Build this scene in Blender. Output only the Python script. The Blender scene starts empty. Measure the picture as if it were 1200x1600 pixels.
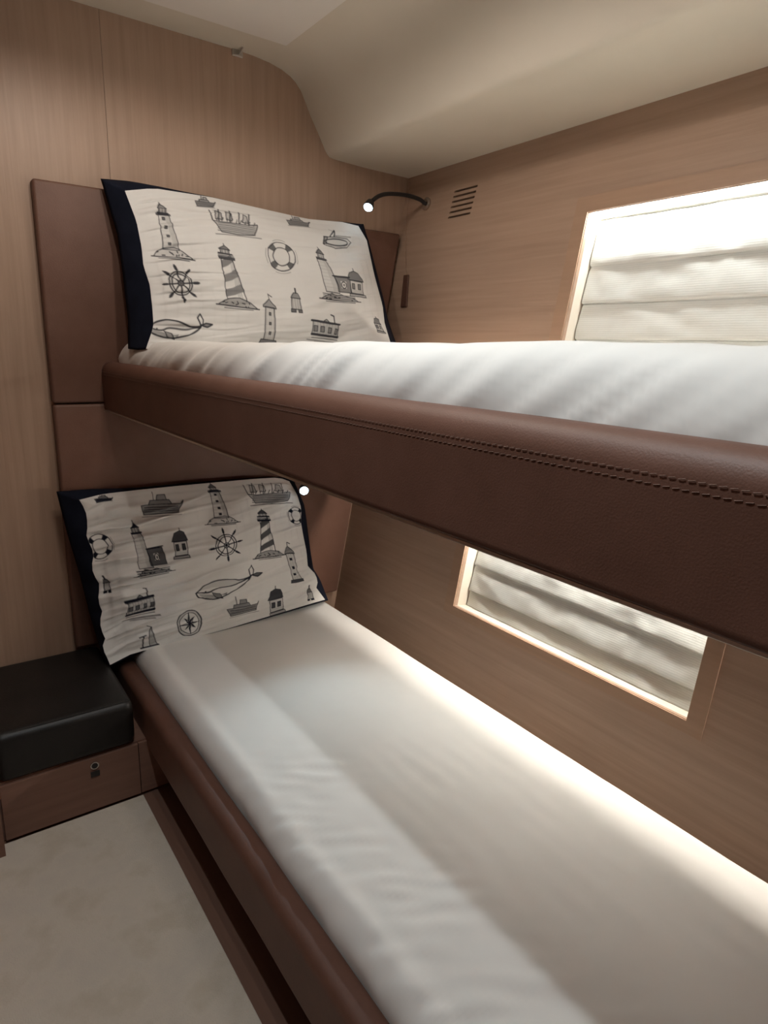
import bpy, bmesh, math, random
import numpy as np
from mathutils import Vector, Matrix, noise

# ------------------------------------------------------------ camera, world, lights, exposure
UPPER_FRONT=[[(0.1134,0.0739,1.5916),(0.1105,0.1035,1.5988),(0.1076,0.1331,1.6061),(0.1058,0.1631,1.6106),(0.1057,0.1937,1.6107),(0.1057,0.2243,1.6109),(0.1056,0.2549,1.6110),(0.1055,0.2855,1.6112),(0.1056,0.3161,1.6110),(0.1064,0.3467,1.6090),(0.1072,0.3772,1.6070),(0.1080,0.4077,1.6050),(0.1088,0.4383,1.6030),(0.1096,0.4688,1.6010),(0.1104,0.4994,1.5990),(0.1112,0.5299,1.5970),(0.1120,0.5604,1.5950),(0.1128,0.5910,1.5930),(0.1133,0.6215,1.5918),(0.1126,0.6521,1.5935),(0.1119,0.6826,1.5952),(0.1113,0.7132,1.5969),(0.1106,0.7438,1.5986),(0.1114,0.7743,1.5964),(0.1123,0.8048,1.5942)],
 [(0.1123,0.8048,1.5942),(0.1182,0.8125,1.5796),(0.1240,0.8203,1.5650),(0.1299,0.8272,1.5502),(0.1364,0.8276,1.5339),(0.1430,0.8280,1.5176),(0.1495,0.8284,1.5013),(0.1560,0.8289,1.4851),(0.1625,0.8293,1.4688),(0.1690,0.8297,1.4525),(0.1755,0.8304,1.4362),(0.1820,0.8319,1.4200),(0.1885,0.8335,1.4038),(0.1950,0.8350,1.3876),(0.2015,0.8365,1.3713),(0.2080,0.8380,1.3551),(0.2144,0.8385,1.3389),(0.2209,0.8367,1.3227),(0.2274,0.8349,1.3065),(0.2339,0.8331,1.2903),(0.2404,0.8350,1.2741),(0.2468,0.8371,1.2579),(0.2533,0.8393,1.2418),(0.2598,0.8414,1.2256),(0.2662,0.8435,1.2094)],
 [(0.2731,0.0582,1.1924),(0.2748,0.0907,1.1881),(0.2765,0.1232,1.1838),(0.2782,0.1557,1.1795),(0.2792,0.1884,1.1769),(0.2792,0.2212,1.1770),(0.2792,0.2540,1.1771),(0.2791,0.2869,1.1772),(0.2791,0.3197,1.1773),(0.2790,0.3525,1.1774),(0.2790,0.3854,1.1775),(0.2789,0.4182,1.1776),(0.2789,0.4510,1.1777),(0.2781,0.4838,1.1797),(0.2770,0.5165,1.1824),(0.2759,0.5492,1.1851),(0.2749,0.5819,1.1878),(0.2738,0.6146,1.1905),(0.2727,0.6473,1.1932),(0.2716,0.6800,1.1959),(0.2705,0.7127,1.1986),(0.2695,0.7454,1.2013),(0.2684,0.7781,1.2040),(0.2673,0.8108,1.2067),(0.2662,0.8435,1.2094)],
 [(0.1134,0.0739,1.5916),(0.1200,0.0775,1.5749),(0.1267,0.0812,1.5583),(0.1334,0.0848,1.5416),(0.1400,0.0885,1.5249),(0.1468,0.0905,1.5081),(0.1536,0.0909,1.4911),(0.1603,0.0914,1.4741),(0.1671,0.0919,1.4571),(0.1739,0.0912,1.4402),(0.1807,0.0899,1.4232),(0.1875,0.0886,1.4062),(0.1942,0.0905,1.3894),(0.2010,0.0933,1.3726),(0.2077,0.0960,1.3558),(0.2145,0.0954,1.3388),(0.2213,0.0943,1.3219),(0.2280,0.0933,1.3049),(0.2348,0.0918,1.2879),(0.2416,0.0900,1.2710),(0.2484,0.0881,1.2541),(0.2547,0.0820,1.2383),(0.2608,0.0741,1.2230),(0.2669,0.0662,1.2077),(0.2731,0.0582,1.1924)]]
UPPER_BACK=[[(0.0532,0.0298,1.6242),(0.0524,0.0644,1.6270),(0.0517,0.0991,1.6298),(0.0517,0.1339,1.6296),(0.0521,0.1686,1.6283),(0.0527,0.2033,1.6261),(0.0536,0.2380,1.6230),(0.0544,0.2727,1.6200),(0.0553,0.3073,1.6169),(0.0562,0.3419,1.6137),(0.0572,0.3765,1.6101),(0.0582,0.4111,1.6064),(0.0592,0.4457,1.6028),(0.0602,0.4803,1.5993),(0.0606,0.5151,1.5978),(0.0610,0.5499,1.5963),(0.0615,0.5846,1.5948),(0.0619,0.6194,1.5933),(0.0619,0.6541,1.5933),(0.0609,0.6887,1.5968),(0.0599,0.7233,1.6002),(0.0590,0.7579,1.6037),(0.0580,0.7926,1.6071),(0.0570,0.8272,1.6106),(0.0561,0.8618,1.6140)],
 [(0.0561,0.8618,1.6140),(0.0608,0.8651,1.5972),(0.0655,0.8684,1.5803),(0.0702,0.8716,1.5634),(0.0750,0.8749,1.5466),(0.0797,0.8782,1.5297),(0.0844,0.8815,1.5129),(0.0891,0.8843,1.4960),(0.0939,0.8871,1.4790),(0.0986,0.8899,1.4621),(0.1034,0.8927,1.4451),(0.1081,0.8955,1.4282),(0.1128,0.8982,1.4113),(0.1176,0.9010,1.3943),(0.1223,0.9038,1.3774),(0.1271,0.9061,1.3604),(0.1319,0.9076,1.3433),(0.1367,0.9092,1.3262),(0.1414,0.9107,1.3092),(0.1461,0.9147,1.2925),(0.1507,0.9195,1.2760),(0.1553,0.9243,1.2595),(0.1600,0.9292,1.2430),(0.1646,0.9340,1.2265),(0.1692,0.9389,1.2100)],
 [(0.1747,0.0394,1.1904),(0.1756,0.0768,1.1870),(0.1766,0.1142,1.1837),(0.1775,0.1516,1.1803),(0.1785,0.1891,1.1769),(0.1790,0.2265,1.1751),(0.1790,0.2641,1.1752),(0.1789,0.3017,1.1753),(0.1789,0.3392,1.1754),(0.1788,0.3768,1.1755),(0.1788,0.4144,1.1757),(0.1788,0.4519,1.1758),(0.1787,0.4895,1.1759),(0.1784,0.5270,1.1772),(0.1775,0.5645,1.1802),(0.1767,0.6019,1.1832),(0.1759,0.6394,1.1862),(0.1750,0.6768,1.1891),(0.1742,0.7142,1.1921),(0.1734,0.7517,1.1951),(0.1725,0.7891,1.1981),(0.1717,0.8266,1.2011),(0.1709,0.8640,1.2040),(0.1700,0.9014,1.2070),(0.1692,0.9389,1.2100)],
 [(0.0532,0.0298,1.6242),(0.0583,0.0328,1.6062),(0.0633,0.0358,1.5883),(0.0683,0.0388,1.5704),(0.0733,0.0418,1.5524),(0.0783,0.0448,1.5345),(0.0834,0.0478,1.5165),(0.0884,0.0508,1.4986),(0.0934,0.0528,1.4805),(0.0985,0.0527,1.4624),(0.1036,0.0527,1.4442),(0.1087,0.0527,1.4260),(0.1138,0.0527,1.4078),(0.1189,0.0527,1.3897),(0.1240,0.0525,1.3715),(0.1291,0.0520,1.3533),(0.1342,0.0515,1.3351),(0.1392,0.0511,1.3170),(0.1443,0.0506,1.2988),(0.1494,0.0502,1.2806),(0.1545,0.0494,1.2625),(0.1596,0.0469,1.2445),(0.1646,0.0444,1.2264),(0.1696,0.0419,1.2084),(0.1747,0.0394,1.1904)]]
LOWER_FRONT=[[(0.0908,-0.0975,0.7757),(0.0900,-0.0704,0.7799),(0.0893,-0.0433,0.7841),(0.0890,-0.0160,0.7857),(0.0889,0.0115,0.7862),(0.0888,0.0389,0.7867),(0.0887,0.0663,0.7872),(0.0887,0.0938,0.7874),(0.0887,0.1212,0.7874),(0.0886,0.1486,0.7875),(0.0886,0.1761,0.7876),(0.0886,0.2035,0.7876),(0.0886,0.2309,0.7876),(0.0887,0.2584,0.7875),(0.0887,0.2858,0.7873),(0.0887,0.3132,0.7871),(0.0888,0.3407,0.7869),(0.0888,0.3681,0.7867),(0.0888,0.3955,0.7865),(0.0889,0.4230,0.7863),(0.0890,0.4504,0.7857),(0.0892,0.4778,0.7846),(0.0894,0.5052,0.7836),(0.0904,0.5316,0.7780),(0.0923,0.5566,0.7670)],
 [(0.0923,0.5566,0.7670),(0.0953,0.5656,0.7504),(0.0983,0.5746,0.7338),(0.1014,0.5823,0.7167),(0.1047,0.5866,0.6984),(0.1080,0.5909,0.6801),(0.1113,0.5916,0.6617),(0.1146,0.5887,0.6431),(0.1180,0.5866,0.6246),(0.1213,0.5884,0.6058),(0.1247,0.5901,0.5871),(0.1281,0.5922,0.5685),(0.1314,0.5946,0.5498),(0.1348,0.5970,0.5312),(0.1382,0.5980,0.5125),(0.1415,0.5979,0.4937),(0.1449,0.5979,0.4749),(0.1476,0.6090,0.4601),(0.1502,0.6214,0.4458),(0.1533,0.6283,0.4284),(0.1564,0.6304,0.4109),(0.1595,0.6236,0.3939),(0.1624,0.6338,0.3780),(0.1652,0.6440,0.3621),(0.1681,0.6541,0.3462)],
 [(0.1766,-0.0702,0.2988),(0.1752,-0.0410,0.3069),(0.1737,-0.0119,0.3150),(0.1734,0.0183,0.3165),(0.1733,0.0486,0.3173),(0.1731,0.0789,0.3181),(0.1730,0.1092,0.3190),(0.1728,0.1395,0.3198),(0.1727,0.1699,0.3206),(0.1725,0.2002,0.3214),(0.1724,0.2305,0.3223),(0.1722,0.2608,0.3231),(0.1720,0.2910,0.3244),(0.1717,0.3213,0.3262),(0.1713,0.3516,0.3281),(0.1710,0.3818,0.3300),(0.1707,0.4121,0.3319),(0.1703,0.4423,0.3338),(0.1700,0.4726,0.3357),(0.1696,0.5028,0.3376),(0.1693,0.5331,0.3395),(0.1689,0.5633,0.3414),(0.1686,0.5936,0.3433),(0.1683,0.6239,0.3449),(0.1681,0.6541,0.3462)],
 [(0.0908,-0.0975,0.7757),(0.0942,-0.0896,0.7565),(0.0978,-0.0844,0.7367),(0.1015,-0.0841,0.7159),(0.1052,-0.0860,0.6954),(0.1089,-0.0905,0.6751),(0.1125,-0.0861,0.6551),(0.1161,-0.0801,0.6352),(0.1196,-0.0789,0.6154),(0.1232,-0.0847,0.5954),(0.1269,-0.0859,0.5747),(0.1304,-0.0809,0.5554),(0.1339,-0.0729,0.5362),(0.1373,-0.0751,0.5169),(0.1409,-0.0794,0.4971),(0.1446,-0.0789,0.4764),(0.1483,-0.0738,0.4563),(0.1518,-0.0806,0.4369),(0.1554,-0.0829,0.4166),(0.1590,-0.0800,0.3964),(0.1625,-0.0747,0.3774),(0.1659,-0.0833,0.3586),(0.1694,-0.0812,0.3388),(0.1730,-0.0750,0.3190),(0.1766,-0.0702,0.2988)]]
LOWER_BACK=[[(0.0480,-0.1472,0.7965),(0.0481,-0.1163,0.7959),(0.0482,-0.0855,0.7954),(0.0483,-0.0546,0.7946),(0.0485,-0.0239,0.7923),(0.0488,0.0069,0.7901),(0.0491,0.0377,0.7879),(0.0493,0.0685,0.7856),(0.0495,0.0993,0.7845),(0.0495,0.1302,0.7842),(0.0495,0.1611,0.7840),(0.0496,0.1919,0.7837),(0.0496,0.2228,0.7834),(0.0496,0.2537,0.7830),(0.0497,0.2845,0.7826),(0.0498,0.3154,0.7821),(0.0498,0.3463,0.7816),(0.0499,0.3771,0.7811),(0.0499,0.4080,0.7806),(0.0500,0.4388,0.7801),(0.0502,0.4696,0.7783),(0.0506,0.5003,0.7751),(0.0510,0.5310,0.7718),(0.0514,0.5617,0.7685),(0.0518,0.5924,0.7653)],
 [(0.0518,0.5924,0.7653),(0.0540,0.5996,0.7469),(0.0562,0.6068,0.7286),(0.0584,0.6140,0.7102),(0.0606,0.6212,0.6919),(0.0628,0.6284,0.6735),(0.0651,0.6317,0.6543),(0.0674,0.6332,0.6347),(0.0698,0.6347,0.6150),(0.0722,0.6361,0.5954),(0.0745,0.6376,0.5757),(0.0769,0.6391,0.5561),(0.0792,0.6406,0.5365),(0.0816,0.6420,0.5168),(0.0839,0.6439,0.4972),(0.0863,0.6462,0.4776),(0.0886,0.6484,0.4581),(0.0910,0.6507,0.4385),(0.0931,0.6597,0.4212),(0.0951,0.6699,0.4043),(0.0972,0.6781,0.3865),(0.0995,0.6846,0.3679),(0.1017,0.6911,0.3493),(0.1039,0.6977,0.3307),(0.1061,0.7042,0.3121)],
 [(0.1124,-0.0688,0.2599),(0.1115,-0.0373,0.2671),(0.1107,-0.0058,0.2744),(0.1103,0.0262,0.2774),(0.1102,0.0585,0.2782),(0.1101,0.0909,0.2791),(0.1100,0.1232,0.2799),(0.1099,0.1555,0.2807),(0.1098,0.1878,0.2816),(0.1097,0.2201,0.2824),(0.1096,0.2525,0.2832),(0.1095,0.2848,0.2841),(0.1093,0.3171,0.2855),(0.1091,0.3493,0.2878),(0.1088,0.3816,0.2900),(0.1085,0.4138,0.2922),(0.1083,0.4461,0.2944),(0.1080,0.4784,0.2967),(0.1077,0.5106,0.2989),(0.1075,0.5429,0.3011),(0.1072,0.5751,0.3033),(0.1069,0.6074,0.3056),(0.1067,0.6396,0.3078),(0.1064,0.6719,0.3099),(0.1061,0.7042,0.3121)],
 [(0.0480,-0.1472,0.7965),(0.0507,-0.1444,0.7740),(0.0534,-0.1416,0.7516),(0.0561,-0.1388,0.7292),(0.0588,-0.1360,0.7068),(0.0615,-0.1332,0.6843),(0.0642,-0.1297,0.6620),(0.0668,-0.1261,0.6397),(0.0695,-0.1226,0.6174),(0.0722,-0.1190,0.5951),(0.0749,-0.1154,0.5728),(0.0775,-0.1118,0.5504),(0.0802,-0.1091,0.5280),(0.0829,-0.1064,0.5056),(0.0856,-0.1038,0.4831),(0.0883,-0.1011,0.4607),(0.0910,-0.0984,0.4382),(0.0937,-0.0950,0.4159),(0.0964,-0.0913,0.3936),(0.0990,-0.0875,0.3713),(0.1017,-0.0838,0.3491),(0.1044,-0.0801,0.3268),(0.1071,-0.0763,0.3045),(0.1097,-0.0726,0.2822),(0.1124,-0.0688,0.2599)]]
UPPER_MOTIFS=[('light', (0.0969, 0.4172), (0.1031, 0.0844), (0.1817, 0.0298)), ('boat', (0.276, 0.075), (0.299, 0.0), (0.0414, -0.001)), ('ship', (0.3438, 0.2422), (0.3885, 0.0672), (0.0934, -0.0042)), ('stripe', (0.2896, 0.6906), (0.2802, 0.3141), (0.2322, 0.0284)), ('buoyring', (0.499, 0.4422), (0.5271, 0.2422), (0.1239, 0.0026)), ('steam', (0.7875, 0.2281), (0.8688, 0.0766), (0.0996, 0.0048)), ('lighthouse_house', (0.7167, 0.6141), (0.6969, 0.2359), (0.2845, 0.0342)), ('hut', (0.851, 0.5906), (0.8479, 0.3984), (0.1579, 0.0253)), ('wheel', (0.0979, 0.6688), (0.1042, 0.4781), (0.1049, 0.0085)), ('whale', (0.0812, 0.9), (0.0812, 0.7469), (0.0828, 0.0)), ('tower', (0.4167, 0.9125), (0.4146, 0.6094), (0.1953, 0.0295)), ('beacon', (0.5281, 0.7031), (0.5302, 0.55), (0.1025, 0.0146)), ('fort', (0.6625, 0.9078), (0.6573, 0.7188), (0.1281, 0.0351)), ('boat', (0.6562, 0.0891), (0.6875, 0.0), (0.0632, -0.0102)), ('hut', (0.9625, 0.8688), (0.9365, 0.7531), (0.0812, 0.0266))]
LOWER_MOTIFS=[('buoyring', (0.0302, 0.3625), (0.0385, 0.2125), (0.093, 0.0135)), ('lighthouse_house', (0.2042, 0.5016), (0.1792, 0.1719), (0.2289, -0.0047)), ('boat', (0.3031, 0.1516), (0.3302, 0.0219), (0.0955, 0.0039)), ('hut', (0.35, 0.4281), (0.3594, 0.2594), (0.119, 0.0023)), ('light', (0.5635, 0.2562), (0.576, 0.0), (0.2171, 0.016)), ('wheel', (0.55, 0.4844), (0.5656, 0.2969), (0.1424, 0.0128)), ('ship', (0.8219, 0.1734), (0.8583, 0.0234), (0.1197, 0.0114)), ('stripe', (0.7708, 0.5375), (0.774, 0.2031), (0.2702, 0.0475)), ('buoyring', (0.9667, 0.3516), (0.9688, 0.2203), (0.094, -0.0016)), ('tower', (0.8896, 0.7797), (0.8875, 0.4781), (0.2152, 0.0474)), ('whale', (0.5156, 0.725), (0.5594, 0.5562), (0.1199, 0.009)), ('boat', (0.5885, 0.9094), (0.5917, 0.7656), (0.0829, 0.0121)), ('hut', (0.7458, 1.0), (0.7656, 0.7797), (0.1318, 0.0)), ('compass', (0.3406, 0.9766), (0.3438, 0.7688), (0.1106, 0.0046)), ('fort', (0.1531, 0.7719), (0.1542, 0.5891), (0.1087, -0.0073)), ('statue', (0.1635, 0.9891), (0.1708, 0.8172), (0.0928, 0.0)), ('beacon', (0.0354, 0.5688), (0.026, 0.4609), (0.0678, 0.009)), ('beacon', (0.9312, 0.9703), (0.949, 0.8391), (0.0768, 0.0142)), ('boat', (0.0854, 0.0391), (0.0969, 0.0), (0.0377, 0.0068))]
CAM=((2.0251, -0.43971, 1.20908),(0.579115, 0.8148, 0.026969),(-0.213641, 0.119753, 0.969545),(-0.786755, 0.567239, -0.243425),1016.3693)

S = bpy.context.scene
COL = S.collection
cam_data = bpy.data.cameras.new('camera')
cam = bpy.data.objects.new('camera', cam_data); COL.objects.link(cam)
(_c, _r, _u, _f, _fp) = CAM
cam.matrix_world = Matrix(((_r[0], _u[0], -_f[0], _c[0]), (_r[1], _u[1], -_f[1], _c[1]), (_r[2], _u[2], -_f[2], _c[2]), (0, 0, 0, 1)))
cam_data.sensor_fit = 'VERTICAL'; cam_data.sensor_height = 24.0; cam_data.sensor_width = 18.0
cam_data.lens = 24.0 * _fp / 1600.0
cam_data.clip_start = 0.01
S.camera = cam
w = bpy.data.worlds.new('world'); S.world = w; w.use_nodes = True
w.node_tree.nodes['Background'].inputs[0].default_value = (0.5, 0.6, 0.8, 1)
w.node_tree.nodes['Background'].inputs[1].default_value = 0.01
S.view_settings.view_transform = 'Standard'; S.view_settings.look = 'None'
S.view_settings.exposure = 0.0; S.view_settings.gamma = 1.0; S.view_settings.use_curve_mapping = False

ZC = 2.04
# ceiling downlights: x, y, watts, colour
LAMPS = [(1.50, -0.30, 29.0, (0.87, 0.96, 0.99), 96, 0.7),
         (0.75, -0.10, 7.0, (1.0, 0.90, 0.80), 170, 0.3),
         (0.85, 0.045, 1.8, (1.0, 0.90, 0.80), 170, 0.3),
         (0.95, 0.082, 7.0, (1.0, 0.90, 0.80), 170, 0.3),
         (2.40, -0.70, 1.5, (1.0, 0.90, 0.78), 170, 0.3)]  # last entry: fill lamp added down the aisle, out of view
STRIP_UP = 50.0        # top of the upper window
STRIP_LO = 80.0       # top of the lower window
STRIP_GAP = 165.0      # added strip behind the upper mattress, unseen
READ_UP, READ_LO = 0.15, 12.0

# ------------------------------------------------------------ helpers
def tag(o, label=None, cat=None, group=None, kind=None):
    if label: o['label'] = label
    if cat: o['category'] = cat
    if group: o['group'] = group
    if kind: o['kind'] = kind
    return o

def link(name, me, mat=None, parent=None, smooth=False):
    o = bpy.data.objects.new(name, me); COL.objects.link(o)
    if mat: me.materials.append(mat)
    if smooth:
        for pl in me.polygons: pl.use_smooth = True
    if parent:
        o.parent = parent
        o.matrix_parent_inverse = Matrix.Translation(parent.location).inverted()
    return o

def empty(name, loc, label, cat, group=None):
    o = bpy.data.objects.new(name, None); COL.objects.link(o); o.location = loc
    o.empty_display_size = 0.05
    return tag(o, label, cat, group)

def bm_mesh(bm, name='m', rc=True):
    if rc: bmesh.ops.recalc_face_normals(bm, faces=bm.faces[:])
    me = bpy.data.meshes.new(name); bm.to_mesh(me); bm.free(); return me

def quad_box(bm, P):
    """P: 8 points, bottom four then top four."""
    v = [bm.verts.new(p) for p in P]
    for f in ((0, 3, 2, 1), (4, 5, 6, 7), (0, 1, 5, 4), (1, 2, 6, 5), (2, 3, 7, 6), (3, 0, 4, 7)):
        bm.faces.new([v[i] for i in f])
    return v

def box(bm, x0, x1, y0, y1, z0, z1):
    return quad_box(bm, [(x0, y0, z0), (x1, y0, z0), (x1, y1, z0), (x0, y1, z0), (x0, y0, z1), (x1, y0, z1), (x1, y1, z1), (x0, y1, z1)])

def bev(bm, wd, seg=3):
    bmesh.ops.recalc_face_normals(bm, faces=bm.faces[:])
    bmesh.ops.bevel(bm, geom=[e for e in bm.edges], offset=wd, segments=seg, profile=0.5, affect='EDGES', clamp_overlap=True)

def box_obj(name, x0, x1, y0, y1, z0, z1, mat, parent=None, bevel=0.0, seg=3):
    bm = bmesh.new(); box(bm, x0, x1, y0, y1, z0, z1)
    if bevel: bev(bm, bevel, seg)
    return link(name, bm_mesh(bm), mat, parent, smooth=bool(bevel) and seg > 2)

def tube(bm, pts, rad, seg=10, cap=True):
    pts = [Vector(p) for p in pts]; rads = rad if isinstance(rad, (list, tuple)) else [rad] * len(pts)
    rings = []; prev = None
    for i, p_ in enumerate(pts):
        d = (pts[min(i + 1, len(pts) - 1)] - pts[max(i - 1, 0)]).normalized()
        a = prev if prev is not None else (Vector((0, 0, 1)) if abs(d.z) < 0.9 else Vector((1, 0, 0)))
        n = (a - d * a.dot(d)).normalized(); prev = n; b = d.cross(n)
        rings.append([bm.verts.new(p_ + (n * math.cos(t) + b * math.sin(t)) * rads[i]) for t in [2 * math.pi * k / seg for k in range(seg)]])
    for A, B in zip(rings, rings[1:]):
        for k in range(seg):
            bm.faces.new((A[k], A[(k + 1) % seg], B[(k + 1) % seg], B[k]))
    if cap:
        bm.faces.new(rings[0][::-1]); bm.faces.new(rings[-1])

def smooth_path(ctrl, n=8):
    P = [Vector(c) for c in ctrl]; P = [2 * P[0] - P[1]] + P + [2 * P[-1] - P[-2]]; out = []
    for i in range(1, len(P) - 2):
        for k in range(n):
            t = k / n
            out.append(0.5 * (2 * P[i] + (P[i + 1] - P[i - 1]) * t + (2 * P[i - 1] - 5 * P[i] + 4 * P[i + 1] - P[i + 2]) * t * t + (3 * P[i] - P[i - 1] - 3 * P[i + 1] + P[i + 2]) * t ** 3))
    out.append(P[-2]); return out

# hull wall: leans outwards towards the top
TILT = 0.187
HN = Vector((0, -1, TILT)).normalized()          # points into the cabin
def hull(x, z, d=0.0):
    """point on the hull panel at height z; d = depth outwards behind the panel"""
    return Vector((x, 1.0881 + TILT * (z - 1.7996), z)) - HN * d

def hbox(bm, x0, x1, z0, z1, d0, d1):
    return quad_box(bm, [hull(x0, z0, d0), hull(x1, z0, d0), hull(x1, z0, d1), hull(x0, z0, d1), hull(x0, z1, d0), hull(x1, z1, d0), hull(x1, z1, d1), hull(x0, z1, d1)])

def hbox_obj(name, x0, x1, z0, z1, d0, d1, mat, parent=None, bevel=0):
    bm = bmesh.new(); hbox(bm, x0, x1, z0, z1, d0, d1)
    if bevel: bev(bm, bevel, 2)
    return link(name, bm_mesh(bm), mat, parent)

# ------------------------------------------------------------ materials
def mat(name, col, rough=0.5, metal=0.0, spec=0.5, emit=None, es=0.0):
    m = bpy.data.materials.new(name); m.use_nodes = True
    b = m.node_tree.nodes['Principled BSDF']
    b.inputs['Base Color'].default_value = (*col, 1); b.inputs['Roughness'].default_value = rough
    b.inputs['Metallic'].default_value = metal; b.inputs['Specular IOR Level'].default_value = spec
    if emit: b.inputs['Emission Color'].default_value = (*emit, 1); b.inputs['Emission Strength'].default_value = es
    return m

def noisy(name, cols, scale, rough=0.5, spec=0.4, detail=6, bump=0.0, bscale=None, pos=(0.3, 0.7), distort=0.0, extra=None):
    """object-space noise between colours; scale is a 3-vector so the pattern can be stretched"""
    m = mat(name, cols[0], rough, 0, spec); nt = m.node_tree; N = nt.nodes; L = nt.links; b = N['Principled BSDF']
    tc = N.new('ShaderNodeTexCoord'); mp = N.new('ShaderNodeMapping'); mp.inputs['Scale'].default_value = scale
    L.new(tc.outputs['Object'], mp.inputs[0])
    n1 = N.new('ShaderNodeTexNoise'); n1.inputs['Scale'].default_value = 1.0; n1.inputs['Detail'].default_value = detail
    n1.inputs['Roughness'].default_value = 0.6; n1.inputs['Distortion'].default_value = distort
    L.new(mp.outputs[0], n1.inputs['Vector'])
    cr = N.new('ShaderNodeValToRGB'); el = cr.color_ramp.elements
    el[0].position = pos[0]; el[0].color = (*cols[0], 1); el[1].position = pos[1]; el[1].color = (*cols[-1], 1)
    if len(cols) == 3:
        e = el.new((pos[0] + pos[1]) / 2); e.color = (*cols[1], 1)
    L.new(n1.outputs['Fac'], cr.inputs[0]); L.new(cr.outputs[0], b.inputs['Base Color'])
    if bump:
        n2 = N.new('ShaderNodeTexNoise'); n2.inputs['Scale'].default_value = 1.0; n2.inputs['Detail'].default_value = 4
        m2 = N.new('ShaderNodeMapping'); m2.inputs['Scale'].default_value = bscale or scale
        L.new(tc.outputs['Object'], m2.inputs[0]); L.new(m2.outputs[0], n2.inputs['Vector'])
        bp = N.new('ShaderNodeBump'); bp.inputs['Strength'].default_value = bump; bp.inputs['Distance'].default_value = 0.002
        L.new(n2.outputs['Fac'], bp.inputs['Height']); L.new(bp.outputs[0], b.inputs['Normal'])
    return m

OAK = [(0.36, 0.245, 0.178), (0.405, 0.279, 0.204), (0.44, 0.307, 0.226)]
M_oakv = noisy('oak_veneer_upright_grain', OAK, (60, 60, 2.2), 0.45, 0.35, bump=0.15, bscale=(180, 180, 6), distort=0.3)
M_oakh = noisy('oak_veneer_level_grain', OAK, (2.2, 60, 60), 0.45, 0.35, bump=0.15, bscale=(6, 180, 180), distort=0.3)
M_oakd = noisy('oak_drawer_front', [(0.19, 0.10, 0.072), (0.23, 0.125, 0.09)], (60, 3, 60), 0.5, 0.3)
M_frame = noisy('pale_oak_frame', [(0.38, 0.248, 0.17), (0.44, 0.29, 0.20)], (3, 60, 60), 0.45, 0.35)
M_jamb = mat('pale_lacquered_reveal', (0.80, 0.73, 0.63), 0.5)
M_ceil = noisy('cream_headliner', [(0.72, 0.66, 0.56), (0.76, 0.70, 0.60)], (3, 3, 3), 0.7, 0.2)
M_panel = noisy('white_ceiling_panel', [(0.84, 0.80, 0.75), (0.87, 0.83, 0.78)], (3, 3, 3), 0.55, 0.3)
M_rail = noisy('brown_leather', [(0.118, 0.054, 0.036), (0.145, 0.068, 0.047)], (14, 14, 14), 0.52, 0.35, bump=0.14, bscale=(500, 500, 500))
M_head = noisy('headboard_leather', [(0.150, 0.075, 0.052), (0.180, 0.095, 0.068)], (10, 10, 10), 0.5, 0.35, bump=0.3, bscale=(420, 420, 420))
M_thread = mat('tan_thread', (0.17, 0.10, 0.075), 0.8)
M_black = noisy('black_leather', [(0.008, 0.007, 0.0065), (0.013, 0.011, 0.010)], (12, 12, 12), 0.45, 0.4, bump=0.25, bscale=(350, 350, 350))
M_sheet = noisy('white_cotton_sheet', [(0.76, 0.74, 0.71), (0.80, 0.78, 0.75)], (5, 5, 5), 0.85, 0.15, bump=0.08, bscale=(30, 30, 30))
M_navy = noisy('navy_cotton', [(0.008, 0.010, 0.019), (0.012, 0.015, 0.028)], (20, 20, 20), 0.9, 0.1)
M_metal = mat('brushed_trim_metal', (0.60, 0.58, 0.55), 0.3, 1.0)
M_chrome = mat('satin_chrome', (0.55, 0.52, 0.50), 0.25, 1.0)
M_dark = mat('black_rubber', (0.015, 0.013, 0.013), 0.5)
M_void = mat('dark_duct', (0.010, 0.007, 0.006), 0.9)
M_plinth = mat('dark_brown_base', (0.11, 0.06, 0.042), 0.7)
M_glass = mat('night_window_glass', (0.01, 0.012, 0.02), 0.05)
M_carpet = noisy('beige_carpet', [(0.54, 0.47, 0.385), (0.60, 0.53, 0.45), (0.57, 0.505, 0.435)], (9, 9, 9), 0.95, 0.05, detail=5, bump=0.9, bscale=(300, 300, 300), pos=(0.35, 0.65))
M_floor = noisy('dark_brown_floor', [(0.15, 0.078, 0.055), (0.18, 0.098, 0.07)], (3, 50, 50), 0.6, 0.25)  # dark brown, showing as a strip between carpet and lower bunk
M_brown = mat('brown_leather_tab', (0.10, 0.045, 0.03), 0.6)
M_led = mat('led_strip_glow', (1, 1, 1), 0.5, emit=(0.97, 1.0, 0.97), es=STRIP_UP)
M_led2 = mat('led_strip_cool_glow', (1, 1, 1), 0.5, emit=(1.0, 0.96, 0.87), es=STRIP_LO)
M_led3 = mat('added_strip_warm_glow', (1, 1, 1), 0.5, emit=(1.0, 0.93, 0.82), es=STRIP_GAP)
M_read = mat('reading_led_glow', (1, 1, 1), 0.5, emit=(0.62, 0.85, 1.0), es=12.0)
M_lens = mat('downlight_lens_glow', (1, 1, 1), 0.5, emit=(1.0, 0.9, 0.78), es=6.0)

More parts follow.
